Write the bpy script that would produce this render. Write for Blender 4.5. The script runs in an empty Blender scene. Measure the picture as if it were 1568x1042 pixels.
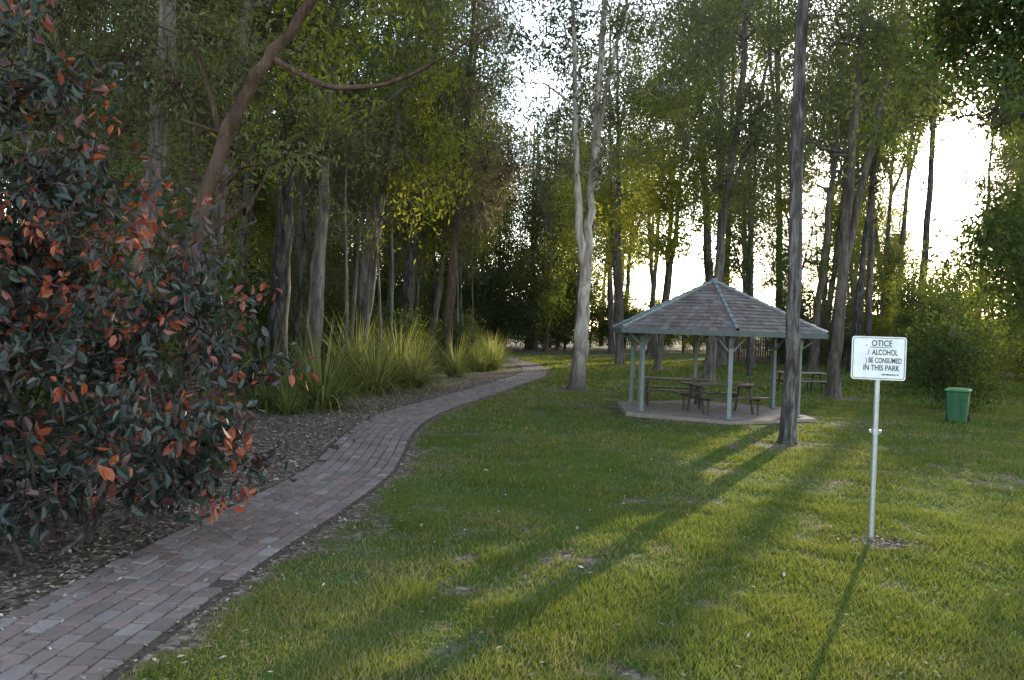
import bpy, bmesh, math, numpy as np
from mathutils import Matrix, Vector
R=math.radians
scene=bpy.context.scene
scene.view_settings.view_transform='Standard'
scene.view_settings.look='None'
scene.view_settings.exposure=0
COL=scene.collection
rng=np.random.default_rng(11)

# ------------------------------------------------------------ helpers
def vnoise(x,y,scale,seed=0):
    g=np.random.default_rng(seed+1000).random((128,128))
    x=np.asarray(x)*scale+500; y=np.asarray(y)*scale+500
    xi=np.floor(x).astype(int); yi=np.floor(y).astype(int)
    fx=x-xi; fy=y-yi
    fx=fx*fx*(3-2*fx); fy=fy*fy*(3-2*fy)
    a=g[xi%128,yi%128]; b=g[(xi+1)%128,yi%128]; c=g[xi%128,(yi+1)%128]; d=g[(xi+1)%128,(yi+1)%128]
    return (a*(1-fx)+b*fx)*(1-fy)+(c*(1-fx)+d*fx)*fy
def fbm(x,y,scale,seed=0):
    return .5*vnoise(x,y,scale,seed)+.3*vnoise(x,y,scale*2.1,seed+1)+.2*vnoise(x,y,scale*4.3,seed+2)
def height(x,y):
    return 0.10*(vnoise(x,y,.13,7)-.5)+0.03*(vnoise(x,y,.6,8)-.5)
def nrm(v):
    return v/np.maximum(np.linalg.norm(v,axis=-1,keepdims=True),1e-9)

def mesh_from(name,verts,faces,mats,matidx=None,smooth=None,rnd=None,attrs=None):
    verts=np.asarray(verts,dtype=np.float32); faces=np.asarray(faces,dtype=np.int32)
    k=faces.shape[1]; nf=len(faces)
    me=bpy.data.meshes.new(name)
    me.vertices.add(len(verts)); me.vertices.foreach_set('co',verts.ravel())
    me.loops.add(nf*k); me.loops.foreach_set('vertex_index',faces.ravel())
    me.polygons.add(nf); me.polygons.foreach_set('loop_start',np.arange(nf,dtype=np.int32)*k)
    for m in mats: me.materials.append(m)
    if matidx is not None: me.polygons.foreach_set('material_index',np.asarray(matidx,dtype=np.int32))
    s=np.zeros(nf,dtype=bool) if smooth is None else np.asarray(smooth,dtype=bool)
    me.polygons.foreach_set('use_smooth',s)
    if rnd is not None:
        a=me.attributes.new('rnd','FLOAT','POINT'); a.data.foreach_set('value',np.asarray(rnd,dtype=np.float32))
    for n,v in (attrs or {}).items():
        a=me.attributes.new(n,'FLOAT','POINT'); a.data.foreach_set('value',np.asarray(v,dtype=np.float32))
    me.update(calc_edges=True)
    return me
def add_obj(name,me,parent=None,loc=(0,0,0),rotz=0,scale=1):
    o=bpy.data.objects.new(name,me); COL.objects.link(o)
    o.location=loc; o.rotation_euler=(0,0,rotz); o.scale=(scale,)*3 if not hasattr(scale,'__len__') else scale
    if parent: o.parent=parent
    return o
def empty(name,loc=(0,0,0),rotz=0):
    o=bpy.data.objects.new(name,None); COL.objects.link(o); o.location=loc; o.rotation_euler=(0,0,rotz); o.empty_display_size=.2
    return o

class QB:
    """quad accumulator"""
    def __init__(s): s.v=[];s.f=[];s.m=[];s.s=[];s.r=[];s.n=0
    def add(s,v,f,mat=0,smooth=False,rnd=None):
        v=np.asarray(v,dtype=float); f=np.asarray(f)
        s.v.append(v); s.f.append(f+s.n); s.m.append(np.full(len(f),mat)); s.s.append(np.full(len(f),smooth))
        s.r.append(np.full(len(v),.5) if rnd is None else np.broadcast_to(rnd,(len(v),)).astype(float)); s.n+=len(v)
    def tube(s,pts,rad,sides=6,mat=0,rnd=None):
        pts=np.asarray(pts,dtype=float); n=len(pts)
        t=nrm(np.gradient(pts,axis=0))
        ref=np.array([0.,0,1.]) if abs(t[0][2])<.8 else np.array([1.,0,0])
        a=nrm(np.cross(t,ref)); b=np.cross(t,a)
        ang=np.arange(sides)/sides*2*np.pi
        rad=np.asarray(rad,dtype=float)
        if rad.ndim==0: rad=np.full(n,float(rad))
        ring=pts[:,None,:]+rad[:,None,None]*(np.cos(ang)[None,:,None]*a[:,None,:]+np.sin(ang)[None,:,None]*b[:,None,:])
        i=np.arange(n-1)[:,None]*sides; j=np.arange(sides)[None,:]; j2=(j+1)%sides
        f=np.stack([i+j,i+j2,i+sides+j2,i+sides+j],-1).reshape(-1,4)
        s.add(ring.reshape(-1,3),f,mat,True,rnd)
    def box(s,c,size,mat=0,rot=None,rnd=None,bev=0.0):
        hx,hy,hz=[q/2 for q in size]; b=min(bev,hx*.9,hy*.9,hz*.9)
        if b<=0:
            v=np.array([[x,y,z] for z in(-hz,hz) for x,y in((-hx,-hy),(hx,-hy),(hx,hy),(-hx,hy))])
            f=[[3,2,1,0],[4,5,6,7],[0,1,5,4],[1,2,6,5],[2,3,7,6],[3,0,4,7]]
        else:
            v=[]
            for z,d in((-hz,b),(-hz+b,0),(hz-b,0),(hz,b)):
                for x,y in((-1,-1),(1,-1),(1,1),(-1,1)): v.append([x*(hx-d),y*(hy-d),z])
            v=np.array(v); f=[[3,2,1,0],[12,13,14,15]]
            for l in range(3):
                for q in range(4): f.append([l*4+q,l*4+(q+1)%4,l*4+4+(q+1)%4,l*4+4+q])
        if rot is not None: v=v@np.array(rot).T
        s.add(v+np.array(c),f,mat,False,rnd)
    def mesh(s,name,mats):
        return mesh_from(name,np.concatenate(s.v),np.concatenate(s.f),mats,np.concatenate(s.m),np.concatenate(s.s),np.concatenate(s.r))
def rz(a):
    c,s=math.cos(a),math.sin(a); return np.array([[c,-s,0],[s,c,0],[0,0,1.]])
def rx(a):
    c,s=math.cos(a),math.sin(a); return np.array([[1,0,0],[0,c,-s],[0,s,c]])

# ------------------------------------------------------------ materials
class NT:
    def __init__(s,name):
        s.m=bpy.data.materials.new(name); s.m.use_nodes=True; s.t=s.m.node_tree; s.t.nodes.clear()
        s.out=s.t.nodes.new('ShaderNodeOutputMaterial')
    def n(s,ty,**k):
        nd=s.t.nodes.new('ShaderNode'+ty)
        for a,b in k.items(): setattr(nd,a,b)
        return nd
    def l(s,a,b): s.t.links.new(a,b)
    def ramp(s,fac,stops,interp='LINEAR'):
        r=s.n('ValToRGB'); e=r.color_ramp; e.interpolation=interp
        while len(e.elements)<len(stops): e.elements.new(.5)
        for q,(p,c) in zip(e.elements,stops): q.position=p; q.color=(*c,1)
        s.l(fac,r.inputs[0]); return r.outputs[0]
    def noise(s,scale,detail=5,rough=.55,vec=None,dist=0):
        q=s.n('TexNoise'); q.inputs['Scale'].default_value=scale; q.inputs['Detail'].default_value=min(detail,4); q.inputs['Roughness'].default_value=rough; q.inputs['Distortion'].default_value=dist
        if vec is not None: s.l(vec,q.inputs['Vector'])
        return q.outputs['Fac']
    def mix(s,f,a,b,blend='MIX'):
        q=s.n('Mix',data_type='RGBA',blend_type=blend)
        if isinstance(f,(int,float)): q.inputs[0].default_value=f
        else: s.l(f,q.inputs[0])
        for i,x in((6,a),(7,b)):
            if isinstance(x,tuple): q.inputs[i].default_value=(*x,1)
            else: s.l(x,q.inputs[i])
        return q.outputs[2]
    def math(s,op,a,b=0.0,clamp=False):
        q=s.n('Math',operation=op,use_clamp=clamp)
        for i,x in enumerate((a,b)):
            if isinstance(x,(int,float)): q.inputs[i].default_value=x
            else: s.l(x,q.inputs[i])
        return q.outputs[0]
    def attr(s,name): return s.n('Attribute',attribute_name=name).outputs['Fac']
    def pos(s): return s.n('NewGeometry').outputs['Position']
    def obj(s): return s.n('TexCoord').outputs['Object']
    def bump(s,h,st=.4,d=.02):
        q=s.n('Bump'); q.inputs['Strength'].default_value=st; q.inputs['Distance'].default_value=d; s.l(h,q.inputs['Height']); return q.outputs[0]
    def dif(s,c):
        d=s.n('BsdfDiffuse'); s.l(c,d.inputs[0]); return d.outputs[0]
    def pbr(s,col,rough=.8,spec=.3,metal=0,normal=None):
        p=s.n('BsdfPrincipled')
        if isinstance(col,tuple): p.inputs['Base Color'].default_value=(*col,1)
        else: s.l(col,p.inputs['Base Color'])
        if isinstance(rough,(int,float)): p.inputs['Roughness'].default_value=rough
        else: s.l(rough,p.inputs['Roughness'])
        p.inputs['Specular IOR Level'].default_value=spec; p.inputs['Metallic'].default_value=metal
        if normal is not None: s.l(normal,p.inputs['Normal'])
        return p.outputs[0]
    def done(s,sh): s.l(sh,s.out.inputs[0]); return s.m

def leaf_mat(name,stops,tstops,tfac=.45,rough=.5,spec=.35,objvar=.35,alt=(.10,.09,.04),glossy=False):
    t=NT(name); a=t.attr('rnd')
    c=t.ramp(a,stops)
    oi=t.n('ObjectInfo').outputs['Random']
    f=t.math('MULTIPLY',oi,objvar)
    c=t.mix(f,c,alt)
    b=t.pbr(c,rough,spec) if glossy else t.dif(c)
    tr=t.n('BsdfTranslucent'); t.l(t.ramp(a,tstops),tr.inputs[0])
    mx=t.n('MixShader'); mx.inputs[0].default_value=tfac; t.l(b,mx.inputs[1]); t.l(tr.outputs[0],mx.inputs[2])
    return t.done(mx.outputs[0])
M_euc=leaf_mat('eucalyptus_leaf',[(0,(.020,.032,.019)),(.5,(.060,.080,.046)),(1,(.145,.168,.098))],[(0,(.09,.11,.033)),(1,(.32,.33,.09))],.4)
M_dark=leaf_mat('dark_leaf',[(0,(.015,.028,.012)),(.6,(.038,.062,.024)),(1,(.08,.11,.035))],[(0,(.07,.10,.025)),(1,(.26,.31,.05))],.35,.4,.4,.2,(.05,.06,.03))
M_bright=leaf_mat('bright_leaf',[(0,(.028,.045,.012)),(.5,(.068,.10,.022)),(1,(.14,.18,.035))],[(0,(.22,.24,.03)),(1,(.65,.63,.07))],.46,.5,.3,.3,(.12,.12,.03))
M_dry=leaf_mat('dry_leaf',[(0,(.06,.052,.038)),(.5,(.12,.105,.075)),(1,(.2,.175,.12))],[(0,(.2,.16,.09)),(1,(.38,.3,.16))],.4,.6,.2,.1)
M_loman=leaf_mat('strap_leaf',[(0,(.04,.06,.018)),(.5,(.11,.15,.045)),(.85,(.22,.24,.08)),(1,(.34,.3,.16))],[(0,(.22,.26,.06)),(1,(.6,.58,.16))],.35,.5,.3,.55,(.04,.06,.028))
M_red=leaf_mat('copper_leaf',[(0,(.014,.026,.020)),(.3,(.026,.044,.030)),(.6,(.040,.034,.034)),(.8,(.085,.036,.036)),(.88,(.17,.04,.03)),(1,(.34,.09,.04))],[(0,(.03,.045,.015)),(.5,(.06,.04,.012)),(.8,(.18,.04,.012)),(.9,(.45,.08,.02)),(1,(.75,.22,.03))],.3,.36,.5,0,glossy=True)
def grass_mat():
    t=NT('grass_blades'); a=t.attr('rnd'); p=t.pos()
    c=t.ramp(a,[(0,(.028,.054,.018)),(.5,(.054,.094,.029)),(.88,(.10,.145,.041)),(1,(.22,.19,.12))])
    n=t.noise(.55,3,.6,p); c2=t.mix(t.ramp(n,[(.4,(0,0,0)),(.7,(1,1,1))]),c,t.mix(1.0,c,(1.45,1.1,.9),'MULTIPLY'))
    b=t.dif(c2); tr=t.n('BsdfTranslucent'); t.l(t.mix(.5,c2,(.46,.48,.05)),tr.inputs[0])
    mx=t.n('MixShader'); mx.inputs[0].default_value=.36; t.l(b,mx.inputs[1]); t.l(tr.outputs[0],mx.inputs[2])
    return t.done(mx.outputs[0])
M_grass=grass_mat()
def ground_mat():
    t=NT('ground_soil_and_turf'); p=t.pos(); d=t.attr('dirt')
    n1=t.noise(.5,5,.6,p); n2=t.noise(9,6,.7,p); n3=t.noise(45,4,.7,p)
    g=t.ramp(n3,[(.3,(.022,.042,.014)),(.5,(.046,.086,.022)),(.7,(.085,.13,.034))])
    g=t.mix(t.ramp(n1,[(.35,(0,0,0)),(.7,(.6,.6,.6))]),g,(.085,.115,.03))
    g=t.mix(t.ramp(n2,[(.58,(0,0,0)),(.72,(.5,.5,.5))]),g,(.10,.085,.05))
    v=t.n('TexVoronoi'); v.inputs['Scale'].default_value=22; t.l(p,v.inputs['Vector'])
    sp=t.n('SeparateColor'); t.l(v.outputs['Color'],sp.inputs[0])
    li=t.ramp(sp.outputs[0],[(0,(.06,.045,.035)),(.4,(.115,.087,.067)),(.75,(.19,.148,.115)),(1,(.32,.265,.21))])
    li=t.mix(t.ramp(n2,[(.4,(0,0,0)),(.65,(.8,.8,.8))]),li,(.08,.063,.05))
    dd=t.math('ADD',d,t.math('MULTIPLY',t.math('SUBTRACT',n2,.5),.9),True)
    c=t.mix(t.ramp(dd,[(.38,(0,0,0)),(.62,(1,1,1))]),g,li)
    h=t.math('ADD',n3,v.outputs['Distance'])
    return t.done(t.pbr(c,.95,.1,0,t.bump(h,.7,.03)))
M_ground=ground_mat()
def bark_mat(name,stops,sc=6,str_=.6):
    t=NT(name); o=t.obj(); mp=t.n('Mapping'); mp.inputs['Scale'].default_value=(sc,sc,sc*.18); t.l(o,mp.inputs[0])
    n=t.noise(1,7,.65,mp.outputs[0],.6); n2=t.noise(.9,4,.6,o)
    c=t.ramp(t.math('ADD',t.math('MULTIPLY',n,.7),t.math('MULTIPLY',n2,.3)),stops)
    rv=t.n('ObjectInfo').outputs['Random']
    c=t.mix(t.math('MULTIPLY',rv,.55),c,t.mix(1.0,c,(.42,.38,.36),'MULTIPLY'))
    return t.done(t.pbr(c,.9,.15,0,t.bump(n,str_,.06)))
M_bark=bark_mat('rough_bark',[(.35,(.05,.042,.037)),(.5,(.13,.108,.095)),(.65,(.25,.22,.195))],7,.9)
M_barkdark=bark_mat('ironbark',[(.38,(.020,.018,.018)),(.5,(.070,.061,.057)),(.62,(.17,.157,.15))],9,1)
M_barkred=bark_mat('red_brown_bark',[(.35,(.03,.02,.016)),(.5,(.09,.057,.04)),(.65,(.16,.108,.08))],8,.8)
def pale_bark():
    t=NT('pale_gum_bark'); o=t.obj(); mp=t.n('Mapping'); mp.inputs['Scale'].default_value=(3,3,.8); t.l(o,mp.inputs[0])
    n=t.noise(1.2,6,.6,mp.outputs[0],.8); c=t.ramp(n,[(.32,(.11,.088,.073)),(.46,(.23,.19,.16)),(.6,(.42,.375,.33)),(.75,(.27,.215,.175))])
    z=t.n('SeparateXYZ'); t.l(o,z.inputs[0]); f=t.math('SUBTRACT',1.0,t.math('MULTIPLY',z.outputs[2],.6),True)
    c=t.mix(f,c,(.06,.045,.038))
    return t.done(t.pbr(c,.8,.2,0,t.bump(n,.5,.03)))
M_pale=pale_bark()
def simple(name,col,rough=.6,spec=.3,metal=0,nsc=20,var=.25,bump=.1):
    t=NT(name); o=t.obj(); n=t.noise(nsc,5,.6,o); a=tuple(q*(1-var) for q in col); b=tuple(min(1,q*(1+var)) for q in col)
    return t.done(t.pbr(t.ramp(n,[(.3,a),(.7,b)]),rough,spec,metal,t.bump(n,bump,.01)))

# ------------------------------------------------------------ path layout (world metres)
PC=np.array([(-3.4,1),(-3.12,3),(-3.0,5),(-2.83,7),(-2.5,9.3),(-2.34,11.2),(-2.4,13),(-2.55,15.7),(-2.4,19),(-1.5,23.8),(-.3,28.8),(.7,34),(1.2,40),(.9,46),(-.1,52),(-1.6,60),(-4,70)],float)
def spline(P,step=.03):
    out=[]
    Q=np.vstack([2*P[0]-P[1],P,2*P[-1]-P[-2]])
    for i in range(1,len(Q)-2):
        n=int(np.linalg.norm(Q[i+1]-Q[i])/step)+2
        t=np.linspace(0,1,n,endpoint=False)[:,None]
        out.append(.5*((2*Q[i])+(-Q[i-1]+Q[i+1])*t+(2*Q[i-1]-5*Q[i]+4*Q[i+1]-Q[i+2])*t**2+(-Q[i-1]+3*Q[i]-3*Q[i+1]+Q[i+2])*t**3))
    return np.vstack(out)
SP=spline(PC)
SL=np.concatenate([[0],np.cumsum(np.linalg.norm(np.diff(SP,axis=0),axis=1))])
tx=np.gradient(SP,axis=0); tx/=np.linalg.norm(tx,axis=1)[:,None]
def path_at(s,o):
    x=np.interp(s,SL,SP[:,0]); y=np.interp(s,SL,SP[:,1]); a=np.interp(s,SL,tx[:,0]); b=np.interp(s,SL,tx[:,1])
    return x+b*o, y-a*o
def pcx(y): return np.interp(y,SP[:,1],SP[:,0])
def pslope(y): return np.interp(y,SP[:,1],np.abs(tx[:,1]))
def lat(x,y): return (x-pcx(y))*pslope(y)

PATCH=[(5.75,15.4,1.0,.7),(2.4,27.6,1.2,.9),(4.05,8.2,.42,.3),(9,36,1.5,1.2),(11.5,27.8,1.2,1),(8.2,44,1.4,1.3),(5.2,21,2.9,2.9),(6.8,8.6,.6,.5)]
def dirtf(x,y):
    L=lat(x,y)
    d=np.clip((-L-.45)/.25,0,1)
    d=np.maximum(d,np.clip(1.15-(L-.6)/.42*1.2,0,1)*(L>-.7)*.9)
    wn=fbm(x,y,3.,44)
    for a,b,r1,r2 in PATCH:
        q=np.sqrt(((x-a)/r1)**2+((y-b)/r2)**2); d=np.maximum(d,np.clip(1.25-q+(wn-.5)*2.2,0,1)*.8*(q<1.8))
    d=np.maximum(d,np.clip((y-62-np.clip(x-4,0,20)*1.5)/14,0,1))
    n=fbm(x,y,.9,40); n2_=fbm(x,y,2.6,47)
    d=d+np.clip((n-.57)*3.2,0,.45)+np.clip((n2_-.60)*4,0,.5)
    return np.clip(d,0,1.2)

# ------------------------------------------------------------ ground
def axis(lo,f0,f1,hi,step):
    a=np.arange(f0,f1,step)
    left=[f0]; s=step
    while left[-1]>lo: s*=1.25; left.append(left[-1]-s)
    right=[a[-1]]; s=step
    while right[-1]<hi: s*=1.25; right.append(right[-1]+s)
    return np.concatenate([left[1:][::-1],a,right[1:]])
gx=axis(-500,-8,13,500,.1); gy=axis(-200,2,31,700,.1)
X,Y=np.meshgrid(gx,gy,indexing='ij'); Z=height(X,Y)
nx,ny=len(gx),len(gy)
i=np.arange(nx-1)[:,None]*ny+np.arange(ny-1)[None,:]
F=np.stack([i,i+ny,i+ny+1,i+1],-1).reshape(-1,4)
me=mesh_from('ground',np.stack([X,Y,Z],-1).reshape(-1,3),F,[M_ground],smooth=np.ones(len(F),bool),attrs={'dirt':dirtf(X,Y).ravel()})
add_obj('ground',me)

# path: sand bed + individual pavers
s=np.arange(0,SL[-1]-.2,.15); W=.70
offs=np.linspace(-W,W,7); vv=[]
for o in offs:
    x,y=path_at(s,o); vv.append(np.stack([x,y,height(x,y)+.005],-1))
vv=np.stack(vv,1).reshape(-1,3); n=len(s); k=len(offs)
i=np.arange(n-1)[:,None]*k+np.arange(k-1)[None,:]
F=np.stack([i,i+1,i+k+1,i+k],-1).reshape(-1,4)
t=NT('path_sand'); nn=t.noise(30,6,.7,t.pos()); M_sand=t.done(t.pbr(t.ramp(nn,[(.3,(.035,.028,.022)),(.7,(.10,.083,.065))]),.95,.1,0,t.bump(nn,.5,.01)))
path_root=empty('brick_path')
add_obj('sand_bed',mesh_from('sand_bed',vv,F,[M_sand],smooth=np.ones(len(F),bool)),path_root)
bl,bw,gap=.235,.158,.015
ss=[];oo=[]
for j in range(8):
    st=np.arange(.1+(bl/2 if j%2 else 0),SL[-1]-.6,bl); ss.append(st); oo.append(np.full(len(st),(j-3.5)*bw))
ss=np.concatenate(ss); oo=np.concatenate(oo); nb=len(ss)
keep=np.ones(nb,bool); edge=np.abs(oo)>3.4*bw; keep&=~(edge&(rng.random(nb)<.06)); ss=ss[keep];oo=oo[keep];nb=len(ss)
br=rng.random(nb); dz=rng.normal(0,.003,nb); tz=rng.normal(0,.0025,(nb,4))
V=np.zeros((nb,8,3))
for c,(a,b) in enumerate(((-1,-1),(1,-1),(1,1),(-1,1))):
    for lv,(ins,zz) in enumerate(((0,.0),(.007,.024))):
        x,y=path_at(ss+a*(bl/2-gap/2-ins)+bl/2,oo+b*(bw/2-gap/2-ins)+rng.normal(0,.0015,nb))
        V[:,lv*4+c]=np.stack([x,y,height(x,y)+zz+dz+(tz[:,c] if lv else 0)],-1)
base=np.arange(nb)[:,None,None]*8
F=(base+np.array([[7,6,5,4],[1,0,4,5],[2,1,5,6],[3,2,6,7],[0,3,7,4]])[None]).reshape(-1,4)
F=F[:,::-1]
t=NT('clay_paver'); p=t.pos(); a=t.attr('rnd'); n1=t.noise(60,5,.7,p); n2=t.noise(2.2,5,.6,p); n3=t.noise(.7,4,.6,p)
c=t.ramp(a,[(0,(.135,.10,.094)),(.3,(.18,.13,.12)),(.6,(.21,.15,.137)),(.85,(.205,.17,.162)),(1,(.26,.225,.21))])
c=t.mix(t.ramp(n1,[(.35,(.4,.4,.4)),(.6,(0,0,0))]),c,(.09,.075,.065))
c=t.mix(t.ramp(n2,[(.5,(0,0,0)),(.72,(.65,.65,.65))]),c,(.11,.095,.08))
c=t.mix(t.ramp(n3,[(.55,(0,0,0)),(.75,(.5,.5,.5))]),c,(.10,.095,.075))
M_brick=t.done(t.pbr(c,.85,.25,0,t.bump(n1,.35,.005)))
add_obj('pavers',mesh_from('pavers',V.reshape(-1,3),F,[M_brick],rnd=np.repeat(br,8)),path_root)

# ------------------------------------------------------------ lawn blades
def blades(y0,y1,dens,h,w):
    xm=.75*y1+1.5
    n=int((xm+6)*(y1-y0)*dens)
    x=rng.uniform(-6,xm,n); y=rng.uniform(y0,y1,n)
    d=dirtf(x,y); L=lat(x,y)
    k=(L>.66+.16*rng.random(n))&(x<.75*y+1.5)&(rng.random(n)>d*1.2-.10)&(np.hypot(x-5.42,y-21.2)>2.75)
    x=x[k];y=y[k];n=len(x); d=d[k]
    cl=vnoise(x,y,2.3,60)
    hh=h*(.5+.9*rng.random(n))*(.5+1.0*cl)*(1-.4*d); a=rng.random(n)*6.283; ww=w*(.6+.8*rng.random(n))
    z=height(x,y)-.004
    lean=rng.normal(0,.6,(n,2))*hh[:,None]
    dx=np.cos(a)*ww/2; dy=np.sin(a)*ww/2
    V=np.stack([np.stack([x-dx,y-dy,z],-1),np.stack([x+dx,y+dy,z],-1),np.stack([x+lean[:,0],y+lean[:,1],z+hh],-1)],1)
    r=np.clip(.15+.5*rng.random(n)+.35*vnoise(x,y,1.1,61),0,.93); dry=rng.random(n)<.07+.18*(vnoise(x,y,.8,62)>.6)+.3*d; r[dry]=1
    return V.reshape(-1,3),np.repeat(r,3)
parts=[blades(3.6,6.5,6500,.05,.0085),blades(6.5,10,3600,.05,.011),blades(10,16,1300,.055,.017),blades(16,27,420,.06,.028),blades(27,60,45,.10,.09)]
V=np.concatenate([p[0] for p in parts]); r=np.concatenate([p[1] for p in parts])
add_obj('lawn_grass',mesh_from('lawn_grass',V,np.arange(len(V)).reshape(-1,3),[M_grass],rnd=r))

# leaf litter
def litter(n,xf,L0,L1,zoff,cmin,cmax):
    x,y=xf(n); n=len(x); L=rng.uniform(L0,L1,n); Wd=L*rng.uniform(.22,.5,n); a=rng.random(n)*6.283
    d=np.stack([np.cos(a),np.sin(a),rng.normal(0,.22,n)],-1); sd=np.stack([-np.sin(a),np.cos(a),rng.normal(0,.3,n)],-1)
    p=np.stack([x,y,height(x,y)+zoff+rng.random(n)*.012],-1)
    V=np.stack([p-d*L[:,None]/2,p+sd*Wd[:,None]/2+[0,0,.004],p+d*L[:,None]/2,p-sd*Wd[:,None]/2],1).reshape(-1,3)
    return V,np.repeat(rng.uniform(cmin,cmax,n),4)
def bed(n):
    y=2.5+30*rng.random(n)**1.7; L=-rng.uniform(.55,5,n)*rng.random(n)**.4; return pcx(y)+L-.1,y
def lawnr(n):
    y=3.6+26*rng.random(n)**1.5; x=rng.uniform(-.7,.72,n)*y; k=lat(x,y)>.7; return x[k],y[k]
def onp(n):
    s=rng.uniform(2,40,n); o=rng.uniform(-1,1,n); o=np.sign(o)*np.abs(o)**.6*.9; return path_at(s,o)
def rightbare(n):
    s=rng.uniform(2,40,n); o=.6+np.abs(rng.normal(0,.28,n)); return path_at(s,o)
def trees_l(n):
    c=np.array([(5.75,15.4,.9),(2.4,27.6,1.3),(11.5,27.8,1.2),(4.05,8.2,.4)])[rng.integers(0,4,n)]
    g=rng.normal(0,.6,(n,2))*c[:,2:3]; return c[:,0]+g[:,0],c[:,1]+g[:,1]
parts=[litter(28000,bed,.03,.1,.008,0,1),litter(2400,lawnr,.02,.065,.03,.2,.985),litter(2000,onp,.02,.07,.028,.1,1),litter(3000,rightbare,.02,.06,.01,.1,.9),litter(1300,trees_l,.03,.07,.02,.1,.9)]
V=np.concatenate([p[0] for p in parts]); r=np.concatenate([p[1] for p in parts])
t=NT('dead_leaf'); a=t.attr('rnd'); M_lit=t.done(t.pbr(t.ramp(a,[(0,(.05,.036,.028)),(.45,(.14,.10,.076)),(.8,(.26,.195,.15)),(.95,(.38,.32,.26)),(1,(.52,.46,.4))]),.8,.25))
add_obj('leaf_litter',mesh_from('leaf_litter',V,np.arange(len(V)).reshape(-1,4),[M_lit],rnd=r))

# ------------------------------------------------------------ vegetation generators
def leaf_quads(P,L,Wd,rg,droop=.6,rn=None,fold=False):
    n=len(P); d=nrm(rg.normal(size=(n,3))+np.array([0,0,-droop])); o=nrm(rg.normal(size=(n,3)))
    sd=nrm(np.cross(d,o)); nn=np.cross(d,sd); L=(L*(.6+.8*rg.random(n)))[:,None]; w=L*Wd
    if not fold:
        V=np.stack([P,P+d*L*.42+sd*w/2,P+d*L-nn*L*.06,P+d*L*.42-sd*w/2],1).reshape(-1,3)
        F=np.arange(4*n).reshape(-1,4); return V,F,np.repeat(rn,4)
    V=np.stack([P,P+d*L*.3+sd*w*.42+nn*w*.14,P+d*L*.68+sd*w*.42+nn*w*.1,P+d*L+nn*(-.12)*L,P+d*L*.68-sd*w*.42+nn*w*.1,P+d*L*.3-sd*w*.42+nn*w*.14],1).reshape(-1,3)
    b=np.arange(n)[:,None]*6
    F=np.concatenate([b+np.array([0,1,2,3]),b+np.array([0,3,4,5])]).reshape(-1,4)
    return V,F,np.repeat(rn,6)
def curve(a,b,rg,n=5,wob=.12,sag=.0):
    a=np.asarray(a,float);b=np.asarray(b,float); t=np.linspace(0,1,n)[:,None]; L=np.linalg.norm(b-a)
    p=a*(1-t)+b*t; p[1:-1]+=rg.normal(0,wob*L*.35,(n-2,3)); p[:,2]-= (np.sin(t[:,0]*np.pi)*sag*L); return p
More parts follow.
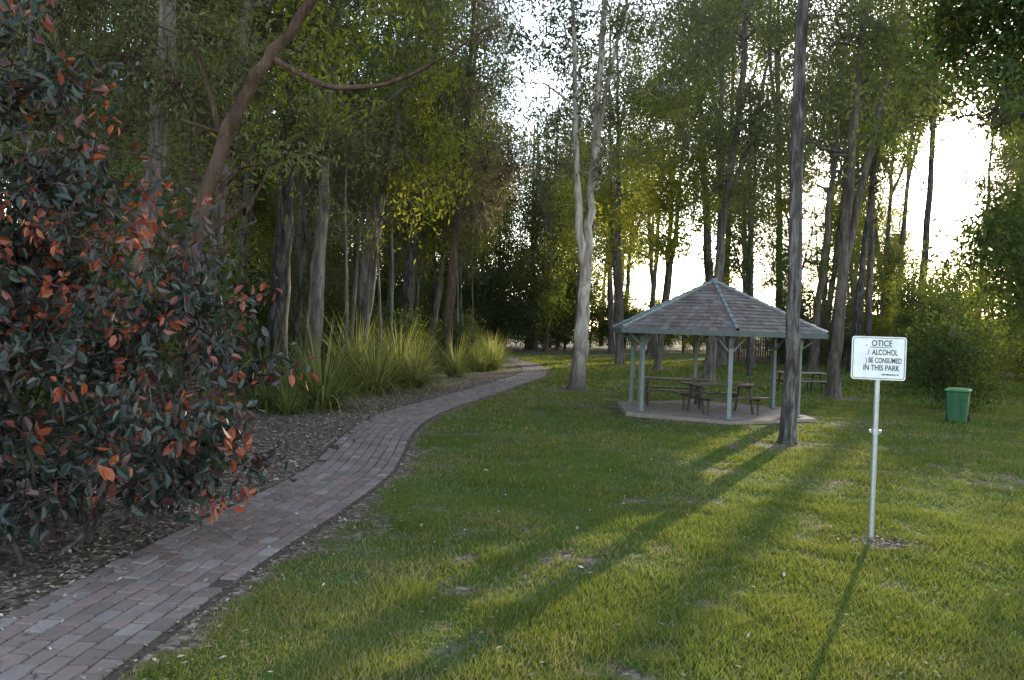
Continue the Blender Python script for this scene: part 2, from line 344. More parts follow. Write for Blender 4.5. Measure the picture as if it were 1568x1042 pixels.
def make_tree(name,seed,stems,ells,nlimb=9,npuff=26,ncl=8,nleaf=36,puff=.9,spread=.26,L=.15,Wd=.3,droop=.8,bark=None,leaf=None,lmin=.35,twigs=0,flare=1.7,keepf=None):
    rg=np.random.default_rng(seed); q=QB()
    sm=[]
    for pts,r0,r1 in stems:
        P=np.array(pts,float)
        u=np.linspace(0,len(P)-1,len(P)*4); P2=np.stack([np.interp(u,np.arange(len(P)),P[:,c]) for c in range(3)],-1)
        for _ in range(2): P2[1:-1]=.5*P2[1:-1]+.25*(P2[:-2]+P2[2:])
        P2[1:-1,:2]+=rg.normal(0,r0*.15,(len(P2)-2,2))
        tt=np.linspace(0,1,len(P2)); rad=r0*(1-tt)+r1*tt
        rad=rad*(1+rg.normal(0,.035,len(rad)))
        if P2[0,2]<.5:
            ex=np.array([P2[0]+[0,0,-.15],P2[0],P2[0]+(P2[1]-P2[0])*.12,P2[0]+(P2[1]-P2[0])*.35]); er=[r0*flare*1.15,r0*flare,r0*(1+(flare-1)*.5),r0*(1+(flare-1)*.2)]
            rad[1]=r0*1.02
            P2=np.vstack([ex,P2[1:]]); rad=np.concatenate([er,rad[1:]])
        q.tube(P2,rad,10,0); sm.append((P2,rad))
    allp=np.concatenate([a for a,b in sm]); allr=np.concatenate([b for a,b in sm])
    zmax=allp[:,2].max(); ok=allp[:,2]>zmax*lmin; cp=allp[ok]; cr=allr[ok]
    vol=np.array([e[3]*e[4]*e[5] for e in ells]); pr=vol/vol.sum()
    def inell(n,lo=.0):
        k=rg.choice(len(ells),n,p=pr); e=np.array(ells)[k]
        d=nrm(rg.normal(size=(n,3)))*(lo+(1-lo)*rg.random((n,1)))**(1/2.2); return e[:,:3]+d*e[:,3:6]
    limb_pts=[];limb_r=[]
    for T in inell(nlimb,.2):
        dd=np.linalg.norm(cp-(T-np.array([0,0,.35*np.linalg.norm(T[:2]-cp[:,:2].mean(0))+.5])),axis=1); i=np.argmin(dd+rg.random(len(dd))*.4)
        P=curve(cp[i],T,rg,7,.2,.06); ln=np.linalg.norm(T-cp[i]); r=min(cr[i]*.55,.03+.016*ln)
        rr=np.linspace(r,.012,7); q.tube(P,rr,6,0); limb_pts.append(P[2:]); limb_r.append(rr[2:])
    LP=np.concatenate(limb_pts+[cp[-3:]]); LR=np.concatenate(limb_r+[np.minimum(cr[-3:],.05)])
    tips=[];cr_=[]
    for T in inell(npuff,.15):
        i=np.argmin(np.linalg.norm(LP-T,axis=1)); P=curve(LP[i],T,rg,5,.2,.04); q.tube(P,np.linspace(min(LR[i]*.8,.035),.009,5),4,0)
        pv=rg.random()
        C=T+rg.normal(0,1,(ncl,3))*np.array([puff,puff,puff*.6])*.55
        for c in C: q.tube(curve(P[rg.integers(2,5)],c,rg,4,.25),np.linspace(.010,.004,4),3,0)
        tips.append(C); cr_.append(np.clip(pv+rg.normal(0,.15,ncl),0,1))
        for _ in range(twigs):
            c=T+rg.normal(0,1,3)*puff; q.tube(curve(P[2],c,rg,5,.3),np.linspace(.009,.003,5),3,0)
    C=np.concatenate(tips); cv=np.concatenate(cr_)
    if keepf is not None:
        kk=keepf(C); C=C[kk]; cv=cv[kk]
    idx=np.repeat(np.arange(len(C)),nleaf)
    P=C[idx]+rg.normal(0,spread,(len(idx),3)); rn=np.clip(.55*cv[idx]+.45*rg.random(len(idx)),0,1)
    V,F,rr=leaf_quads(P,L,Wd,rg,droop,rn); q.add(V,F,1,False,rr)
    return q.mesh(name,[bark,leaf])

def euc_variant(k,h,barkm,leafm,dens=1.0,low=.42,wide=1.0):
    rg=np.random.default_rng(100+k); lx,ly=rg.normal(0,.8,2)
    base=[(0,0,0),(lx*.3,ly*.3,h*.3),(lx*.5,ly*.6,h*.55),(lx,ly,h*.95)]
    st=[(base,.009*h+.04,.05)]
    if k%2==0: st.append(([(lx*.4,ly*.4,h*.42),(lx*.4+.8,ly*.4+.5,h*.6),(lx+1.6,ly+.7,h*.88)],.007*h,.04))
    c=h*(low+1)/2
    el=[(lx*.8,ly*.8,c,2.6*wide,2.6*wide,h*(1-low)/2*.95),(lx+1.4,ly,h*.75,2.0*wide,2.0*wide,h*.2),(lx-1.4,ly+.5,h*.6,1.8*wide,1.8*wide,h*.16)]
    return make_tree('eucalyptus_%d'%k,200+k,st,el,12,int(44*dens),7,30,1.15,.32,.21,.3,.9,barkm,leafm,.3)
EUC=[euc_variant(0,19,M_bark,M_euc,1.0,.38),euc_variant(1,22,M_barkdark,M_euc,1.2,.42),euc_variant(2,17,M_bark,M_bright,.9,.32),euc_variant(3,20,M_bark,M_euc,1.0,.43),euc_variant(4,15,M_barkdark,M_dark,1.1,.28),euc_variant(5,18,M_bark,M_dry,1.0,.3)]
def under_variant(k,h,leafm,L=.15,Wd=.45,np_=34):
    st=[([(0,0,0),(.1,.1,h*.4),(.3,0,h*.85)],.05+.008*h,.02),([(0,0,.1),(-.4,.3,h*.45),(-.8,.5,h*.75)],.04,.015)]
    el=[(0,0,h*.55,h*.3,h*.3,h*.42),(.3,0,h*.3,h*.27,h*.27,h*.22)]
    return make_tree('understory_%d'%k,300+k,st,el,8,np_,8,26,.75,.22,L,Wd,.5,M_bark,leafm,.1)
UND=[under_variant(0,6,M_dark,.15,.42,44),under_variant(1,7.5,M_bright,.15,.42,40),under_variant(2,5,M_euc,.14,.35,38),under_variant(3,3,M_dark,.11,.5,30)]

def g(x,y): return float(height(x,y))-.05
def place(name,me,x,y,rot=None,sc=1.0,parent=None):
    rot=rng.random()*6.283 if rot is None else rot
    # small clearings in the undergrowth in front of the two big left-hand trunks
    if name in('understory_tree','eucalyptus_tree','sapling_tree') and x<0 and ((17<y<38 and abs(x/y+.085)<.036) or (14<y<27 and abs(x/y+.3)<.022)): return None
    return add_obj(name,me,parent,(x,y,g(x,y)),rot,sc)

# ---- individually modelled trees
place('ironbark_tree',make_tree('ironbark_tree',1,[([(0,0,0),(.03,0,3),(-.03,.05,7),(.02,0,12),(.1,.1,19)],.155,.08)],[(0,0,15,3,3,4),(.5,0,11,2,2,2)],10,50,7,28,1,.3,.19,.3,.9,M_barkdark,M_euc,.5,flare=1.7),5.58,15.65,0)
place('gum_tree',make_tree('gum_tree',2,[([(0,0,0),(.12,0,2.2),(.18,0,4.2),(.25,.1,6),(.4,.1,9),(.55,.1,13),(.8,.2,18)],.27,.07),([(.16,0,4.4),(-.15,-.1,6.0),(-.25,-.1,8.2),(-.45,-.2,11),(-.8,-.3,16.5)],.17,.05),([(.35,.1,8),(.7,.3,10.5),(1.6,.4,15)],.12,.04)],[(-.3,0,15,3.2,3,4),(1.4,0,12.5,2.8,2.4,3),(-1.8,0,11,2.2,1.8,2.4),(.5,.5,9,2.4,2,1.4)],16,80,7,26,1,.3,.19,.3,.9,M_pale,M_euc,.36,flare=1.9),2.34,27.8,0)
place('paperbark_tree',make_tree('paperbark_tree',3,[([(0,0,0),(.1,0,3),(.3,0,7),(.6,0,12),(.8,0,17)],.27,.08)],[(.3,0,11,3.0,2.6,4.0),(0,0,15,3,3,3),(1,0,8,2.2,2,1.6)],12,80,7,32,.9,.28,.22,.18,1.6,M_barkred,M_dry,.3,twigs=4),-3.0,36,0)
place('gum_tree',make_tree('gum_tree_b',4,[([(0,0,0),(.2,0,3.5),(.5,0,8),(1,0,13),(1.3,0,20)],.27,.1),([(.5,0,8),(1.6,.4,11),(2.6,.5,16)],.14,.05)],[(1,0,15,3.8,3.4,5),(1.5,0,10,2.8,2.6,2.8)],14,80,7,28,1,.3,.22,.3,.9,M_bark,M_euc,.35),9.06,35.9,0)
place('gum_tree',make_tree('gum_tree_c',5,[([(0,0,0),(.4,0,4),(.9,0,9),(1.1,0,15)],.2,.06)],[(.8,0,12,3.2,3,5),(0,0,8,2.6,2.4,2)],12,70,7,28,1,.3,.24,.33,.7,M_bark,M_bright,.3),8.2,44,0)
place('gum_tree',make_tree('gum_tree_d',6,[([(0,0,0),(.1,0,3),(.3,0,8),(.6,0,14),(.9,0,19)],.23,.07),([(.15,0,4),(.7,.2,7),(1.5,.2,11),(2.4,.2,16)],.15,.05)],[(.2,0,15,3,2.8,4),(2.2,0,12.5,2.4,2.2,3),(-1.3,0,10,2,1.8,2)],14,60,7,28,1,.3,.2,.3,.9,M_bark,M_euc,.35),11.5,27.9,0)
place('gum_tree',EUC[3],18.3,47.6,1.0,1.2); place('gum_tree',EUC[1],20.6,47.4,2.2,1.1)
place('gum_tree',EUC[2],1.9,77,.4,1.4)
place('ironbark_tree',make_tree('ironbark_b',7,[([(0,0,0),(.1,0,4),(.25,0,9),(.3,0,18)],.34,.14)],[(0,0,14,3.4,3,4.5),(.5,0,9,2.6,2.2,2.8)],13,70,7,28,1,.3,.19,.3,.9,M_barkdark,M_euc,.35),-7.2,24,0)
place('leaning_tree',make_tree('leaning_tree',8,[([(0,0,0),(-.1,0,1.8),(-.1,0,3.4),(.25,0,4.6),(.62,0,5.7),(1.15,0,6.5),(1.75,0,7.3),(2.6,0,8.8)],.145,.07),([(1.1,0,6.4),(1.6,-.1,6.1),(2.15,-.2,5.87),(2.9,-.2,5.94),(3.4,-.2,6.15),(3.9,-.2,6.45),(4.6,-.3,6.9)],.055,.015),([(.4,0,5.0),(0,.2,6),(-.5,.3,7.5)],.06,.02)],[(2.4,0,9.0,2.6,1.8,1.5),(-1.0,.6,7.2,2.2,1.6,1.5),(.2,1.8,5.2,2.2,1.0,1.5),(-2.2,1,5.4,1.5,1,1.3)],12,70,7,28,.7,.2,.13,.3,.8,M_barkred,M_euc,.3,twigs=10),-5.05,12.5,0)
SUN=np.array([.480,.856,.193]); SUN/=np.linalg.norm(SUN)
def keep_gap(org,th):
    org=np.array(org)
    def f(C):
        P=C+org-np.array([0,0,2.2]); al=P@SUN; d=np.linalg.norm(P-al[:,None]*SUN,axis=1); return d>th+.012*al
    return f
o=(14.0,16.5,0)
place('shade_tree',make_tree('shade_tree',9,[([(0,0,0),(-.3,0,2.5),(-1,0,5),(-2.2,0,7.5),(-3,0,10)],.32,.1),([(-.8,0,4.5),(.6,.5,7),(1,1,10)],.2,.06)],[(-3.7,0,7.9,2.9,2.2,2.0),(-2.6,.5,10.5,3.4,2.4,2.6),(-1.9,1.6,4.4,1.7,1.6,1.7)],16,160,8,34,.8,.24,.15,.4,.7,M_barkdark,M_dark,.3,keepf=keep_gap(o,1.0)),o[0],o[1],0)
for x,y,m,s_ in [(15.2,23.5,0,1.0),(17.5,25,0,1.15),(16.2,21,0,1.0),(19.5,27,0,1.3),(21,31,1,1.2),(14.6,22.4,0,.8),(13.6,24.5,3,1.0),(16.6,30,0,1.25),(18.6,31.5,1,1.2),(18.2,35,0,1.4),(21,37,0,1.5),(24,34,0,1.2),(24,46,1,.9),(27,50,0,1.0),(31,54,2,1.4),(23,55,2,1.1),(34,60,0,1.4),(28,60,1,1.1),(31,66,0,1.3),(26,66,0,1.2),(29,42,1,1.0),(33,46,0,1.3),(20,56,0,1.0),(38,56,0,1.5)]:
    place('understory_tree',UND[m],x,y,None,s_)

# ---- forest on the left
pts=[]
def far_enough(x,y,d):
    return all((x-a)**2+(y-b)**2>d*d for a,b in pts)
for _ in range(4000):
    if len(pts)>=42: break
    y=13+47*rng.random(); x=pcx(y)-3.6-(y*.62+2)*rng.random()**1.1
    if x<-3.2-y*.75 or (y<17 and x>-5.5) or not far_enough(x,y,2.3): continue
    pts.append((x,y)); place('eucalyptus_tree',EUC[rng.choice([0,1,1,2,3,4,4,5])],x,y,None,rng.uniform(.72,1.05)*(1 if y<30 else 1.2))
pts=[]
for _ in range(6000):
    if len(pts)>=60: break
    y=11+50*rng.random(); x=pcx(y)-3.3-(y*.62+2)*rng.random()**1.3
    if x<-3.2-y*.75 or (y<15 and x>-6) or not far_enough(x,y,1.7): continue
    pts.append((x,y)); place('understory_tree',UND[rng.choice([0,0,1,2,3,3])],x,y,None,rng.uniform(.7,1.2))
# ---- scattered park trees
pts=[(9.06,35.9),(8.2,44),(18.3,47.6),(20.6,47.4),(11.5,27.9),(2.34,27.8)]
for x,y,m,s_ in [(7.5,55,2,1.0),(11,60,2,1.15),(15,64,2,1.2),(5,62,2,1.1),(16.5,54,2,1.0)]:
    pts.append((x,y)); place('gum_tree',EUC[m],x,y,None,s_)
for _ in range(4000):
    if len(pts)>=24: break
    y=37+29*rng.random(); x=4+rng.random()*y*.68; c_=x-.56*y
    if -7.5<c_<4.5 or -20<c_<-16.5 or lat(x,y)<2.2 or not far_enough(x,y,3.6): continue
    pts.append((x,y)); place('gum_tree',EUC[rng.choice([0,1,2,3,3,4])],x,y,None,rng.uniform(.95,1.3))
for x,y,m,s_ in [(25.5,56,3,1.15),(29,60.5,0,1.1),(30.5,60,4,.95),(35.5,74,2,1.3),(37.5,64,3,1.0),(26,59,2,.95),(39,80,0,1.2),(45,76,3,1.3),(47,84,1,1.2)]:
    place('gum_tree',EUC[m],x,y,None,s_)
TALL=[]
for k,lm in((10,M_euc),(11,M_bright),(13,M_euc)):
    rg=np.random.default_rng(k); h=31; lx,ly=rg.normal(0,.9,2)
    st=[([(0,0,0),(lx*.4,ly*.3,h*.3),(lx*.6,ly*.6,h*.6),(lx,ly,h*.95)],.27,.06),([(lx*.5,ly*.5,h*.48),(lx-1.4,ly+.6,h*.64),(lx-2.6,ly+.8,h*.86)],.15,.05),([(lx*.55,ly*.5,h*.52),(lx+1.5,ly-.6,h*.68),(lx+2.8,ly-.8,h*.8)],.13,.04)]
    TALL.append(make_tree('tall_gum_%d'%k,k,st,[(lx,ly,h*.8,3.2,3.2,h*.2),(lx-2.2,ly+.6,h*.72,2.4,2.2,h*.11),(lx+2.4,ly-.6,h*.68,2.4,2.2,h*.11)],16,58,7,30,1.2,.33,.24,.3,.9,(M_bark,M_barkdark,M_bark)[len(TALL)],lm,.45))
for i_,(x,y) in enumerate([(14,52),(19.5,57),(24,61),(28.5,63),(33,70),(25,70),(18,66),(36,74),(12,64),(31,79),(44,70),(22,80),(37,86),(28,54),(9,70),(50,78)]):
    place('gum_tree',TALL[i_%3],x,y,None,.9+.25*rng.random())
SAP=[]
for k in range(3):
    rg=np.random.default_rng(50+k); a_,b_=rg.normal(0,.5,2)
    SAP.append(make_tree('sapling_%d'%k,50+k,[([(0,0,0),(a_*.3,b_*.3,3),(a_,b_,6.5),(a_*1.6,b_*1.4,9.5)],.055+.012*k,.02)],[(a_*1.4,b_*1.2,8.4,1.1,1.1,1.8),(a_,b_,5.8,.7,.7,.8)],7,16,6,22,.6,.2,.14,.3,.8,(M_bark,M_bark,M_barkdark)[k],M_euc,.45,twigs=4))
for k in range(34):
    y=15+30*rng.random(); x=pcx(y)-3.0-rng.random()**1.3*6
    if y<18: x-=2
    place('sapling_tree',SAP[k%3],x,y,None,.85+.5*rng.random())
# ---- distant mass
root=empty('distant_forest')
pts=[]
for _ in range(9000):
    if len(pts)>=90: break
    y=66+46*rng.random(); x=-50+rng.random()*132; c_=x-.56*y
    if x<-.62*y or x>.78*y or -8<c_<5 or -21<c_<-16 or -33<c_<-29 or (x>.15*y and rng.random()<.5) or not far_enough(x,y,3.6): continue
    pts.append((x,y)); place('forest_tree',EUC[rng.choice([0,1,2,2,3,4,5])],x,y,None,rng.uniform(1.1,1.6),root)
pts=[]
for _ in range(9000):
    if len(pts)>=85: break
    x=-40+rng.random()*115; y=64+max(0,min(x,30))*.6+26*rng.random()
    if x<-.62*y or x>.78*y or not far_enough(x,y,2.6): continue
    pts.append((x,y)); place('forest_shrub',UND[rng.choice([0,0,1,2])],x,y,None,rng.uniform(.9,1.4)*(1.35 if x<8 else .9),root)
for x,y,s_ in [(-7.5,74,1.9),(-4.5,78,1.9),(-1.5,76,1.8),(1.5,80,1.9),(4.5,78,1.6),(-10,70,1.8),(7.5,82,1.6)]:
    place('forest_shrub',UND[0],x,y,None,s_,root)

# ---- thin / lower the canopy where low sun reaches the lawn
def open_sun(targets,iters=2,thr=6):
    rg=np.random.default_rng(3); d=Vector(tuple(SUN))
    for it in range(iters):
        bpy.context.view_layer.update(); dg=bpy.context.evaluated_depsgraph_get(); cnt={}
        for x,y,z,r in targets:
            for k in range(14):
                a,b=rg.random()*6.283,r*math.sqrt(rg.random())
                o_=Vector((x+b*math.cos(a),y+b*math.sin(a),z)); p_=o_.copy()
                for hop in range(4):
                    hit,loc,nn_,fi,ob,mx=scene.ray_cast(dg,p_,d)
                    if not hit: break
                    cnt.setdefault(ob.name,[0,loc.copy()])[0]+=1
                    p_=loc+d*1.5
        n_=0
        for nm,(c_,loc) in sorted(cnt.items(),key=lambda q:-q[1][0]):
            ob=bpy.data.objects[nm]; base_=nm.split('.')[0]
            if c_<thr or base_ not in('forest_tree','gum_tree','understory_tree','forest_shrub','eucalyptus_tree') or ob.data.name.startswith(('gum_tree','tall')): continue
            top=max(v[2] for v in ob.bound_box)*ob.scale[0]; f=.88*loc.z/top
            if f*ob.scale[0]>.45: ob.scale=[q_*f for q_ in ob.scale]
            else: bpy.data.objects.remove(ob)
            n_+=1
        if n_==0: break
open_sun([(1.5,7.7,.03,.5),(4.2,6.5,.03,.7),(3.6,12.9,.03,.6),(13.3,19.5,.03,.8),(3.5,47,.03,1.5),(-3.6,26,1.4,1.0),(-5.2,7.4,3.4,.5)])

# ---- strap-leaf tussocks
def tussock(seed,n=420,Ln=1.35):
    rg=np.random.default_rng(seed); q=QB(); a=rg.random(n)*6.283; el=rg.uniform(.15,1.35,n); L=Ln*rg.uniform(.6,1.1,n); w=rg.uniform(.009,.016,n)
    t=np.linspace(0,1,6)
    b=np.stack([np.cos(a),np.sin(a)],-1)*rg.random((n,1))*.18
    cx=np.zeros((n,6)); cz=np.zeros((n,6)); ang=np.pi/2-el*.40
    for k in range(1,6):
        ang=ang-el*.34; cx[:,k]=cx[:,k-1]+np.cos(ang)*L/5; cz[:,k]=cz[:,k-1]+np.sin(ang)*L/5
    x=b[:,:1]+np.cos(a)[:,None]*cx; y=b[:,1:]+np.sin(a)[:,None]*cx
    sx=-np.sin(a)[:,None]*w[:,None]*(1.05-t); sy=np.cos(a)[:,None]*w[:,None]*(1.05-t)
    V=np.stack([np.stack([x-sx,y-sy,cz],-1),np.stack([x+sx,y+sy,cz],-1)],2).reshape(-1,3)
    base=np.arange(n)[:,None]*12+np.arange(5)[None]*2
    F=np.stack([base,base+1,base+3,base+2],-1).reshape(-1,4)
    q.add(V,F,0,True,np.repeat(np.clip(rg.random(n),0,1),12)); return q.mesh('tussock',[M_loman])
TUS=[tussock(1),tussock(2),tussock(3,300,1.1)]
for x,y,s_ in [(-4.7,19.6,1.9),(-5.9,18.9,1.5),(-4.2,24.3,1.9),(-5.0,25.5,2.1),(-3.3,26.8,1.6),(-4.1,29,1.9),(-2.3,32.5,1.4),(-1.6,37.5,1.5),(-1.0,39,1.6),(-.9,43,1.7),(-2.2,41,1.6),(-1.4,47,1.6),(-6.6,17.5,1.0),(-5.1,18,.9),(-3.0,45,1.6),(23,38,1.0),(20,36,.9)]:
    place('tussock_plant',TUS[rng.integers(0,3)],x,y,None,s_)

# ---- copper-leaved shrub
def copper():
    rg=np.random.default_rng(77); q=QB()
    E=[(-4.4,7.4,1.2,2.1,1.6,1.15),(-3.45,8.1,1.9,1.5,1.0,.7),(-5.4,7.2,4.1,1.65,1.3,2.3),(-4.8,7.6,2.7,1.9,1.4,1.1),(-3.1,7.3,.95,.9,.8,.7),(-5.6,8.6,2.5,2.4,1.4,2.6),(-4.5,6.3,.9,1.3,.7,.6),(-6.6,6.2,1.6,1.6,1.5,1.6),(-4.6,6.4,.5,.8,.5,.4)]
    Ea=np.array(E); N=900; vol=(Ea[:,3]*Ea[:,4]*Ea[:,5])**.75; k=rg.choice(len(E),N,p=vol/vol.sum()); e=Ea[k]
    d=nrm(rg.normal(size=(N,3)))*(rg.random((N,1))**(1/4.))*(1+.22*rg.random((N,1))**4); T=e[:,:3]+d*e[:,3:6]; ok=T[:,2]>.12; T=T[ok]; d=d[ok]
    roots=[]
    for i in range(26):
        c=Ea[rg.integers(0,len(E))]; b=np.array([min(c[0]*.6-2.2+rg.normal(0,.5),-4.0),7.5+rg.normal(0,.6),0.0]); tp=c[:3]+rg.normal(0,.3,3)
        P=curve(b,tp,rg,9,.12,-.02); q.tube(P,np.linspace(.026,.011,9),6,0); roots.append(P[2:])
    RP=np.concatenate(roots)
    for i in range(300):
        j=rg.integers(0,len(RP)); e_=RP[j]+rg.normal(0,1,3)*np.array([.6,.6,.4])+[0,0,-.2]
        if e_[2]>.02: q.tube(curve(RP[j],e_,rg,5,.3),np.linspace(.008,.002,5),3,0)
    PP=[];RN=[]
    for i,t_ in enumerate(T):
        j=np.argmin(np.linalg.norm(RP-(t_-d[i]*.5),axis=1)); P=curve(RP[j],t_,rg,6,.12,-.05); q.tube(P,np.linspace(.011,.003,6),3,0)
        m=22; u=rg.random(m)**.6; ip=np.clip((u*5),0,4.99); a=ip.astype(int); f=(ip-a)[:,None]; pos=P[a]*(1-f)+P[a+1]*f
        young=rg.random()<.20+.40*(t_[2]>2.2 and t_[2]<3.6 and t_[0]<-4)
        rn=np.where((u>.75)&young,.83+.17*rg.random(m),rg.random(m)*.66+ .2*(rg.random(m)<.35))
        PP.append(pos+rg.normal(0,.06,(m,3))); RN.append(rn)
    P=np.concatenate(PP); rn=np.concatenate(RN)
    V,F,rr=leaf_quads(P,.115,.52,rg,1.0,rn,True); q.add(V,F,1,False,rr)
    return q.mesh('copper_shrub',[M_barkdark,M_red])
add_obj('copper_leaf_shrub',copper())

# ------------------------------------------------------------ shelter
M_post=simple('post_paint',(.14,.165,.17),.5,.4,0,8,.15)
M_steel=simple('galvanised_steel',(.36,.38,.40),.4,.5,.6,30,.15,.05)
M_dkw=simple('dark_timber',(.055,.04,.035),.6,.3,0,14,.4)
M_fascia=simple('fascia_paint',(.08,.095,.095),.6,.3,0,10,.2)
M_conc=simple('concrete_slab',(.21,.17,.15),.9,.2,0,5,.25,.2)
t=NT('roof_shingle'); a=t.attr('rnd'); nn=t.noise(7,6,.7,t.obj())
c=t.ramp(a,[(0,(.07,.05,.045)),(.4,(.11,.08,.072)),(.75,(.13,.105,.098)),(1,(.14,.14,.145))]); c=t.mix(t.ramp(nn,[(.5,(0,0,0)),(.7,(.8,.8,.8))]),c,(.17,.17,.17)); M_roof=t.done(t.pbr(c,.7,.45,0,t.bump(nn,.4,.02)))
M_ridge=simple('ridge_cap',(.15,.17,.18),.6,.4,0,9,.3)
SC=(5.42,21.25); sh=empty('picnic_shelter',(SC[0],SC[1],g(*SC)+.05))
a0=R(-93); A=[a0+i*R(60) for i in range(6)]
def pol(r,a,z): return np.array([r*math.cos(a),r*math.sin(a),z])
q=QB()
rs=2.75
for i in range(6):
    a1,a2=A[i],A[(i+1)%6]
    m=(pol(rs,a1,0)+pol(rs,a2,0))/2
    v=[pol(0,0,.1),pol(rs,a1,.1),[m[0],m[1],.1],pol(rs,a2,.1),pol(rs,a1,-.15),pol(rs,a2,-.15)]
    q.add(v,[[0,1,2,3],[4,5,3,1]],0)
add_obj('slab',q.mesh('slab',[M_conc]),sh)
q=QB()
for i in range(6):
    p=pol(2.3,A[i],0); q.box((p[0],p[1],1.15),(.1,.1,2.3),0,rz(A[i]),bev=.008)
    q.box((p[0],p[1],.13),(.2,.2,.02),0,rz(A[i]))
    for s_ in(-1,1):
        tv=np.array([-math.sin(A[i]),math.cos(A[i]),0])*s_
        q.tube([p+[0,0,1.75]+tv*.05,p+tv*.45+[0,0,2.2]],.028,6,0)
    q.tube([p+[0,0,1.8],p+pol(.45,A[i],.0)+[0,0,2.14]],.025,6,0)
    p2=pol(2.3,A[(i+1)%6],0); m=(p+p2)/2; ang=math.atan2(p2[1]-p[1],p2[0]-p[0])
    q.box((m[0],m[1],2.27),(2.3,.07,.14),0,rz(ang))
add_obj('posts_and_beams',q.mesh('posts',[M_post]),sh)
ER,EZ,AZ=2.95,2.22,3.55
q=QB(); nc=15
rg=np.random.default_rng(5)
for i in range(6):
    a1,a2=A[i],A[(i+1)%6]; e1=pol(ER,a1,EZ); e2=pol(ER,a2,EZ); ap=np.array([0,0,AZ])
    nrmv=nrm(np.cross(e2-e1,ap-e1))
    if nrmv[2]<0: nrmv=-nrmv
    for c in range(nc):
        f0=c/nc; f1=min((c+1.15)/nc,1)
        l0,r0_=e1+(ap-e1)*f0,e2+(ap-e2)*f0; l1,r1_=e1+(ap-e1)*f1,e2+(ap-e2)*f1
        n=max(1,int(np.linalg.norm(r0_-l0)/.2)); ed=np.concatenate([[0],(np.arange(1,n)+rg.normal(0,.08,n-1)+(.25 if c%2 else -.25))/n,[1]])
        for k in range(n):
            u0,u1=ed[k]+.003,ed[k+1]-.003; up=.034+rg.normal(0,.003)
            v=[l0+(r0_-l0)*u0+nrmv*up,l0+(r0_-l0)*u1+nrmv*up,l1+(r1_-l1)*u1+nrmv*.008,l1+(r1_-l1)*u0+nrmv*.008,l0+(r0_-l0)*u0+nrmv*.004,l0+(r0_-l0)*u1+nrmv*.004]
            q.add(v,[[0,1,2,3],[4,5,1,0]],0,False,rg.random())
    m=(e1+e2)/2; q.add([e1,m,e2,ap],[[0,1,2,3]],2)
    ang=math.atan2(e2[1]-e1[1],e2[0]-e1[0]); q.box((m[0]*1.004,m[1]*1.004,EZ-.035),(np.linalg.norm(e2-e1)+.02,.035,.13),2,rz(ang))
    d=nrm(ap-e1); L=np.linalg.norm(ap-e1)
    for k in range(10):
        s0=e1+d*L*k/10; s1=e1+d*L*min((k+1.08)/10,1); q.tube([s0+[0,0,.05],s1+[0,0,.035]],[.055,.048],6,1)
q.box((0,0,AZ+.06),(.16,.16,.1),1,bev=.03)
add_obj('roof',q.mesh('roof',[M_roof,M_ridge,M_fascia]),sh)
def picnic_table(name,loc,rot,parent=None,mat=None):
    q=QB()
    for k in range(4): q.box((0,-.29+k*.195,.74),(1.9,.17,.045),0,bev=.006)
    for s_ in(-1,1):
        for k in range(2): q.box((0,s_*(.62+k*.15),.45),(1.9,.135,.04),0,bev=.006)
        q.box((s_*.7,0,.69),(.07,.74,.05),1); q.box((s_*.7,0,.40),(.07,1.6,.05),1)
        for u in(-1,1):
            q.tube([(s_*.7,u*.25,.7),(s_*.7,u*.45,0)],.035,6,1); q.tube([(s_*.7,u*.68,.42),(s_*.7,u*.68,0)],.03,6,1)
    return add_obj(name,q.mesh(name,[mat or M_dkw,M_dkw]),parent,loc,rot)
zs=g(*SC)+.15
picnic_table('picnic_table',(5.5,20.5,zs),R(14))
picnic_table('picnic_table',(4.6,22.2,zs),R(-8))
M_oldw=simple('weathered_timber',(.2,.17,.13),.8,.2,0,14,.3)
picnic_table('picnic_table',(11.3,30.6,g(11.3,30.6)+.05),R(8),None,M_oldw)

# ------------------------------------------------------------ park sign
t=NT('sign_paint'); nn=t.noise(9,5,.6,t.obj()); M_white=t.done(t.pbr(t.ramp(nn,[(.3,(.56,.58,.60)),(.6,(.68,.69,.70))]),.4,.4))
M_black=simple('sign_lettering',(.03,.035,.045),.5,.3,0,40,.3)
sx,sy=3.92,8.38; sg=empty('notice_sign',(sx,sy,g(sx,sy)+.05),R(-16))
q=QB(); q.tube([(0,0,-.2),(0,0,1.1),(0,0,1.78)],.027,14,0); q.tube([(0,0,1.14),(0,0,1.2)],.04,14,0); q.box((0,0,1.17),(.12,.03,.03),0); q.tube([(-.045,-.03,1.17),(-.045,.03,1.17)],.012,6,0);q.tube([(.045,-.03,1.17),(.045,.03,1.17)],.012,6,0)
q.tube([(0,.012,1.7),(0,.012,2.1)],.022,10,0)
add_obj('pole',q.mesh('pole',[M_steel]),sg)
def rrect(w,h,r,n=6):
    P=[]
    for cx,cy,a in((w/2-r,h/2-r,0),(-w/2+r,h/2-r,90),(-w/2+r,-h/2+r,180),(w/2-r,-h/2+r,270)):
        for k in range(n+1): P.append((cx+r*math.cos(R(a+90*k/n)),cy+r*math.sin(R(a+90*k/n))))
    return P
